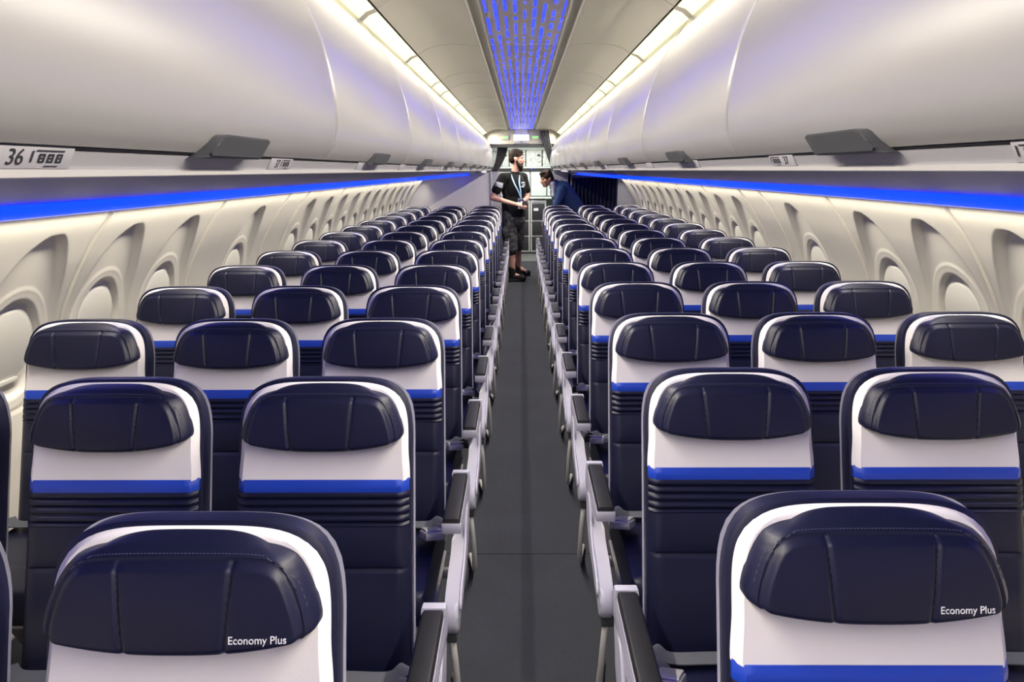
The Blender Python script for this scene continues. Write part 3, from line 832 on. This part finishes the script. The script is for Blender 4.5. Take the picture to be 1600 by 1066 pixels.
bm = bmesh.new(); prism(bm, [(.50, 1.565), (.50, 1.545), (1.56, 1.455), (1.56, 1.475)], 'y', 11.95, 12.2); struct(obj('trim_5', bm, 'psu', smooth=False))
bm = bmesh.new(); box(bm, .50, .80, 12.2, 12.24, 0, 1.54); struct(obj('wall_partition_right', bm, 'grey_lam', smooth=False))
bm = bmesh.new(); box(bm, 1.50, 1.9, 12.12, 12.16, 0, 1.50); box(bm, .76, 1.9, 12.26, 12.3, 0, 1.50); struct(obj('wall_partition_outer', bm, 'grey_lam', smooth=False))

# ------------------------------------------------------------------ people
def cap(bm, a, b, ra, rb, sy=1.0, n=14):
    a = Vector(a); b = Vector(b); t = bmesh.new()
    pts = []; L_ = (b-a).length
    m = 5
    for k in range(m): th = -math.pi/2+math.pi/2*k/m; pts.append((a+(b-a).normalized()*ra*math.sin(th), max(ra*math.cos(th), .0005)))
    for k in range(m+1): th = math.pi/2*k/m; pts.append((b+(b-a).normalized()*rb*math.sin(th), max(rb*math.cos(th), .0005)))
    tube(t, [p for p, r in pts], [r for p, r in pts], n); merge(bm, t)
def ell(bm, c, r, rot=None):
    t = bmesh.new(); bmesh.ops.create_uvsphere(t, u_segments=20, v_segments=14, radius=1)
    mt = Matrix.Diagonal((*r, 1))
    if rot is not None: mt = rot.to_4x4() @ mt
    mt = Matrix.Translation(Vector(c)) @ mt
    bmesh.ops.transform(t, verts=t.verts, matrix=mt); merge(bm, t)
def remeshed(name, bm, m, parent=None, vox=.008, sm_it=3):
    o = obj(name, bm, m, parent)
    r = o.modifiers.new('remesh', 'REMESH'); r.mode = 'VOXEL'; r.voxel_size = vox; r.use_smooth_shade = True
    s = o.modifiers.new('smooth', 'SMOOTH'); s.iterations = sm_it; s.factor = .5
    return o
def hand(bm, w, d, up, curl=.6):
    """five fingered hand; w wrist, d pointing direction, up = back of the hand"""
    w = Vector(w); d = Vector(d).normalized(); up = Vector(up); up = (up-d*up.dot(d)).normalized(); s = d.cross(up)
    cap(bm, w, w+d*.03, .026, .028)
    for k, (o_, l) in enumerate(((-.030, .062), (-.010, .074), (.010, .070), (.029, .056))):
        b = w+d*.075+s*o_
        cap(bm, w+d*.02+s*o_*.7, b, .016, .0135, n=10)
        m1 = b+(d*math.cos(curl)-up*math.sin(curl))*l*.55
        e = m1+(d*math.cos(curl*2.1)-up*math.sin(curl*2.1))*l*.5
        cap(bm, b, m1, .0105, .0095, n=8); cap(bm, m1, e, .0095, .008, n=8)
    t0 = w+d*.025-s*.026; t1 = t0-s*.028+d*.03-up*.012; t2 = t1+d*.030-up*.012
    cap(bm, t0, t1, .014, .012, n=8); cap(bm, t1, t2, .0115, .009, n=8)
def head(bm, c, fwd, up=Vector((0, 0, 1)), s=1.0):
    """head with brow, nose, lips, chin, ears. returns frame matrix"""
    f = Vector(fwd).normalized(); u = Vector(up); u = (u-f*u.dot(f)).normalized(); r = f.cross(u)
    rot = Matrix((r, f, u)).transposed()
    P_ = lambda x, y, z: Vector(c)+(rot @ Vector((x, y, z)))*s
    ell(bm, P_(0, -.012, .028), (.077*s, .098*s, .092*s), rot)     # cranium
    ell(bm, P_(0, .022, -.035), (.062*s, .070*s, .078*s), rot)     # face
    ell(bm, P_(0, .052, -.092), (.034*s, .034*s, .026*s), rot)     # chin
    ell(bm, P_(0, .072, .022), (.050*s, .020*s, .014*s), rot)      # brow
    for sx in (-1, 1): ell(bm, P_(sx*.038, .062, -.022), (.022*s, .024*s, .020*s), rot)   # cheekbones
    cap(bm, P_(0, .086, .010), P_(0, .112, -.030), .009*s, .014*s)  # nose
    for sx in (-1, 1): ell(bm, P_(sx*.011, .100, -.034), (.009*s, .011*s, .008*s), rot)
    ell(bm, P_(0, .088, -.058), (.024*s, .010*s, .006*s), rot); ell(bm, P_(0, .086, -.069), (.021*s, .010*s, .007*s), rot)
    for sx in (-1, 1):
        ell(bm, P_(sx*.078, -.008, -.015), (.010*s, .020*s, .032*s), rot); ell(bm, P_(sx*.084, -.016, -.005), (.008*s, .016*s, .020*s), rot)
    return P_, rot

# --- standing bearded man
MX, MY = -.122, 10.87
man = thing('person', 'bearded person in black t-shirt and camouflage shorts standing in the aisle, lanyard on chest', 'person', (0, 0, 0))
sR = Vector((-.145+MX, -.135+MY, 1.475)); sL = Vector((.135+MX, .135+MY, 1.475))
eR = Vector((-.425, 10.70, 1.20)); wR = Vector((-.105, 10.56, 1.118))
eL = Vector((.075, 10.95, 1.19)); wL = Vector((-.01, 10.68, 1.13))
hR = Vector((MX-.065, MY-.065, .93)); hL = Vector((MX+.065, MY+.065, .93))
kR = Vector((MX-.05, MY-.10, .52)); aR = Vector((MX-.015, MY-.10, .10))
kL = Vector((MX+.05, MY+.22, .53)); aL = Vector((MX+.07, MY+.50, .12))
bm = bmesh.new()
ell(bm, (MX, MY, 1.32), (.16, .15, .20)); ell(bm, (MX, MY, 1.10), (.145, .14, .16)); ell(bm, (MX, MY, .96), (.155, .15, .12))
cap(bm, sR, sL, .062, .062); cap(bm, (MX+.0, MY, 1.46), (MX+.045, MY-.01, 1.66), .062, .056)
for s_, e_, w_ in ((sR, eR, wR), (sL, eL, wL)):
    cap(bm, s_, e_, .055, .042); cap(bm, e_, w_, .043, .028)
for h_, k_, a_ in ((hR, kR, aR), (hL, kL, aL)):
    cap(bm, h_, k_, .085, .056); cap(bm, k_, k_+(a_-k_)*.35, .054, .058); cap(bm, k_+(a_-k_)*.35, a_, .058, .036)
    cap(bm, a_, (a_.x+.13, a_.y-.06, .05), .036, .03)
hand(bm, wR, (.95, .15, -.12), (.1, -.6, .9), .55); hand(bm, wL, (.45, -.8, -.25), (.3, .2, 1), .7)
hf = Vector((.97, -.10, -.08))
Pm, rm = head(bm, (-.075, MY-.02, 1.742), hf)
body = remeshed('body', bm, 'skin1', man, .0065, 3)
bm = bmesh.new()   # t-shirt
ell(bm, (MX, MY, 1.33), (.182, .172, .215)); ell(bm, (MX, MY, 1.12), (.178, .168, .20)); cap(bm, (MX, MY, 1.02), (MX, MY, .96), .170, .172)
cap(bm, sR+Vector((.02, .02, 0)), sL-Vector((.02, .02, 0)), .078, .078); cap(bm, (MX, MY, 1.46), (MX+.02, MY, 1.53), .085, .070)
cap(bm, sR, sR+(eR-sR)*.62, .076, .070); cap(bm, sL, sL+(eL-sL)*.62, .076, .070)
for k_ in range(4): cap(bm, (MX-.12+.07*k_, MY-.13+.01*k_, 1.30-.04*k_), (MX-.06+.06*k_, MY-.135, 1.02), .022, .03)
t_sh = remeshed('tshirt', bm, 'shirt', man, .011, 3)
bm = bmesh.new()   # shorts
cap(bm, (MX, MY, .99), (MX, MY, .91), .165, .168)
cap(bm, hR, kR+Vector((0, 0, -.05)), .112, .108); cap(bm, hL, kL+Vector((0, 0, -.03)), .112, .102)
ell(bm, kR+Vector((-.07, -.06, .18)), (.06, .06, .09))
remeshed('shorts', bm, 'camo', man, .012, 3)
bm = bmesh.new()   # boots
for a_ in (aR,):
    cap(bm, a_+Vector((-.02, 0, .07)), a_+Vector((0, 0, -.02)), .055, .055); cap(bm, (a_.x-.03, a_.y, .055), (a_.x+.15, a_.y-.06, .05), .05, .045); box(bm, a_.x-.08, a_.x+.18, a_.y-.09, a_.y+.04, .0, .03, .01)
remeshed('boot', bm, 'boot', man, .010, 2)
bm = bmesh.new(); a_ = aL
cap(bm, a_+Vector((-.02, 0, .05)), a_+Vector((0, 0, -.03)), .053, .053); cap(bm, (a_.x-.03, a_.y, .06), (a_.x+.14, a_.y-.05, .05), .048, .042)
box(bm, a_.x-.08, a_.x+.18, a_.y-.09, a_.y+.04, .0, .03, .01)
remeshed('boot', bm, 'boot', man, .010, 2)
bm = bmesh.new()   # hair
ell(bm, Pm(0, -.020, .042), (.083, .104, .093), rm); ell(bm, Pm(0, -.055, -.005), (.078, .062, .075), rm); ell(bm, Pm(0, .045, .090), (.058, .045, .030), rm)
remeshed('hair', bm, 'hair', man, .008, 2)
bm = bmesh.new()   # beard
for sx in (-1, 1):
    cap(bm, Pm(sx*.066, .005, -.03), Pm(sx*.058, .035, -.085), .013, .026); cap(bm, Pm(sx*.058, .035, -.085), Pm(sx*.02, .070, -.115), .026, .034)
    cap(bm, Pm(0, .100, -.049), Pm(sx*.034, .078, -.070), .006, .012)
cap(bm, Pm(0, .066, -.100), Pm(0, .066, -.150), .040, .030); cap(bm, Pm(-.02, .082, -.088), Pm(.02, .082, -.088), .014, .014)
remeshed('beard', bm, 'hair', man, .007, 1)
bm = bmesh.new()
for sx in (-1, 1): bmesh.ops.create_uvsphere(bm, u_segments=10, v_segments=8, radius=.0085, matrix=Matrix.Translation(Pm(sx*.031, .082, -.002)))
obj('eyes', bm, 'ink', man)
bm = bmesh.new()
for sx in (-1, 1): cap(bm, Pm(sx*.018, .093, .021), Pm(sx*.046, .080, .024), .005, .004, n=8)
obj('eyebrows', bm, 'hair', man)
# lanyard, badge, sleeve patch, print, watch
bm = bmesh.new(); c0 = Vector((MX+.105, MY-.175, 1.20))
for st in ((MX-.035, MY-.095, 1.52), (MX+.085, MY-.055, 1.50)):
    pts = spline([st, (st[0]*.6+c0.x*.4-.01, MY-.185, 1.40), (st[0]*.3+c0.x*.7, MY-.205, 1.30), c0+Vector((0, -.012, 0))], 6)
    for a, b in zip(pts, pts[1:]): cap(bm, a, b, .0095, .0095, n=6)
obj('lanyard', bm, 'lan', man)
bm = bmesh.new(); box(bm, c0.x-.042, c0.x+.042, c0.y-.030, c0.y-.022, c0.z-.155, c0.z-.015, .003); bd = obj('badge', bm, 'white_sh', man)
bm = bmesh.new(); box(bm, c0.x-.040, c0.x+.040, c0.y-.0325, c0.y-.029, c0.z-.06, c0.z-.018); obj('badge_header', bm, 'suit', bd, smooth=False)
bm = bmesh.new(); pm = sR+(eR-sR)*.36
q = bmesh.new(); box(q, -.055, .055, -.006, .006, -.035, .035, .004)
bmesh.ops.rotate(q, verts=q.verts, cent=(0, 0, 0), matrix=Euler((R(8), R(14), R(-12))).to_matrix()); bmesh.ops.translate(q, verts=q.verts, vec=pm+Vector((.0, -.073, .005))); merge(bm, q)
obj('sleeve_patch', bm, 'patch', man)
bm = bmesh.new()
for (dx, dz, w_) in ((0, 0, .05), (.01, -.03, .035), (-.005, -.055, .045)): box(bm, MX+.135+dx-w_/2, MX+.135+dx+w_/2, MY-.172, MY-.12, 1.405+dz-.010, 1.405+dz+.010, .003)
obj('shirt_print', bm, 'patch', man)
bm = bmesh.new(); d_ = (wL-eL).normalized(); cap(bm, wL-d_*.035, wL-d_*.01, .034, .033); obj('wrist_watch', bm, 'boot', man)
ph = tag(None or obj('phone', (lambda b_: (box(b_, .0, .075, 10.525, 10.54, 1.10, 1.16, .004), b_)[1])(bmesh.new()), 'ink'), 'small dark phone held in the hands of the standing bearded person', 'phone')

# --- second man in a blue suit, bending over behind the last right-hand row
man2 = thing('person', 'dark-haired person in a blue suit jacket leaning over the rear right seats', 'person', (0, 0, 0))
B0 = Vector((.80, 11.55, .0))
bm = bmesh.new()
pel = Vector((.86, 11.66, .92)); ch = Vector((.61, 11.60, 1.245)); nk = Vector((.47, 11.55, 1.375)); hc = Vector((.368, 11.50, 1.445))
ell(bm, pel, (.15, .15, .13)); cap(bm, pel, ch, .13, .16); cap(bm, ch, nk, .13, .055); cap(bm, nk, hc+Vector((.03, .02, -.02)), .055, .052)
s1 = ch+Vector((-.02, -.17, .04)); s2 = ch+Vector((.0, .17, .04)); e1 = Vector((.50, 11.36, 1.02)); w1 = Vector((.36, 11.30, .86)); e2 = Vector((.60, 11.82, .98)); w2 = Vector((.42, 11.76, .86))
cap(bm, s1, s2, .06, .06)
for s_, e_, w_ in ((s1, e1, w1), (s2, e2, w2)):
    cap(bm, s_, e_, .052, .04); cap(bm, e_, w_, .04, .027); hand(bm, w_, (-.6, 0, -.7), (-.5, -.2, .6), .5)
for dy in (-.09, .09):
    h_ = pel+Vector((0, dy, -.03)); k_ = Vector((.82, 11.66+dy*1.2, .50)); a_ = Vector((.86, 11.70+dy*1.2, .09))
    cap(bm, h_, k_, .085, .056); cap(bm, k_, a_, .058, .036); cap(bm, a_, a_+Vector((-.14, 0, -.05)), .036, .03)
f2 = Vector((-.78, -.50, -.16))
P2, r2 = head(bm, hc, f2, Vector((-.25, 0, 1)), .98)
remeshed('body', bm, 'skin2', man2, .0065, 3)
bm = bmesh.new()
cap(bm, pel, ch, .158, .182); ell(bm, pel+Vector((0, 0, -.04)), (.175, .175, .15)); cap(bm, ch, nk+Vector((.035, .01, -.02)), .155, .085); cap(bm, s1, s2, .078, .078)
for s_, e_, w_ in ((s1, e1, w1), (s2, e2, w2)):
    cap(bm, s_, e_, .074, .058); cap(bm, e_, e_+(w_-e_)*.9, .058, .045)
remeshed('suit_jacket', bm, 'suit', man2, .011, 3)
bm = bmesh.new()
for dy in (-.09, .09):
    h_ = pel+Vector((0, dy, -.03)); k_ = Vector((.82, 11.66+dy*1.2, .50)); a_ = Vector((.86, 11.70+dy*1.2, .09))
    cap(bm, h_, k_, .105, .08); cap(bm, k_, a_, .08, .065)
remeshed('trousers', bm, 'suit', man2, .012, 2)
bm = bmesh.new()
for dy in (-.09, .09): box(bm, .68, .91, 11.66+dy*1.2, 11.75+dy*1.2, .0, .08, .02)
remeshed('shoes', bm, 'boot', man2, .01, 2)
bm = bmesh.new(); cap(bm, nk+Vector((.0, -.03, -.04)), nk+Vector((-.015, -.045, -.0)), .062, .056); cap(bm, nk+Vector((.0, -.06, -.03)), ch+Vector((-.13, -.10, -.04)), .035, .035)
remeshed('collar', bm, 'white_sh', man2, .008, 2)
bm = bmesh.new()
ell(bm, P2(0, -.018, .045), (.087, .104, .096), r2); ell(bm, P2(0, -.062, -.015), (.080, .062, .085), r2); ell(bm, P2(0, .050, .096), (.062, .045, .030), r2)
for k_ in range(5): ell(bm, P2(-.05+.025*k_, .055-.004*k_*k_, .105+.008*(k_ % 2)), (.022, .026, .020), r2)
remeshed('hair', bm, 'hair', man2, .008, 1)
bm = bmesh.new()
for sx in (-1, 1): bmesh.ops.create_uvsphere(bm, u_segments=10, v_segments=8, radius=.0085, matrix=Matrix.Translation(P2(sx*.031, .081, -.002)))
obj('eyes', bm, 'ink', man2)
bm = bmesh.new()
for sx in (-1, 1): cap(bm, P2(sx*.018, .091, .021), P2(sx*.046, .078, .024), .005, .004, n=8)
obj('eyebrows', bm, 'hair', man2)
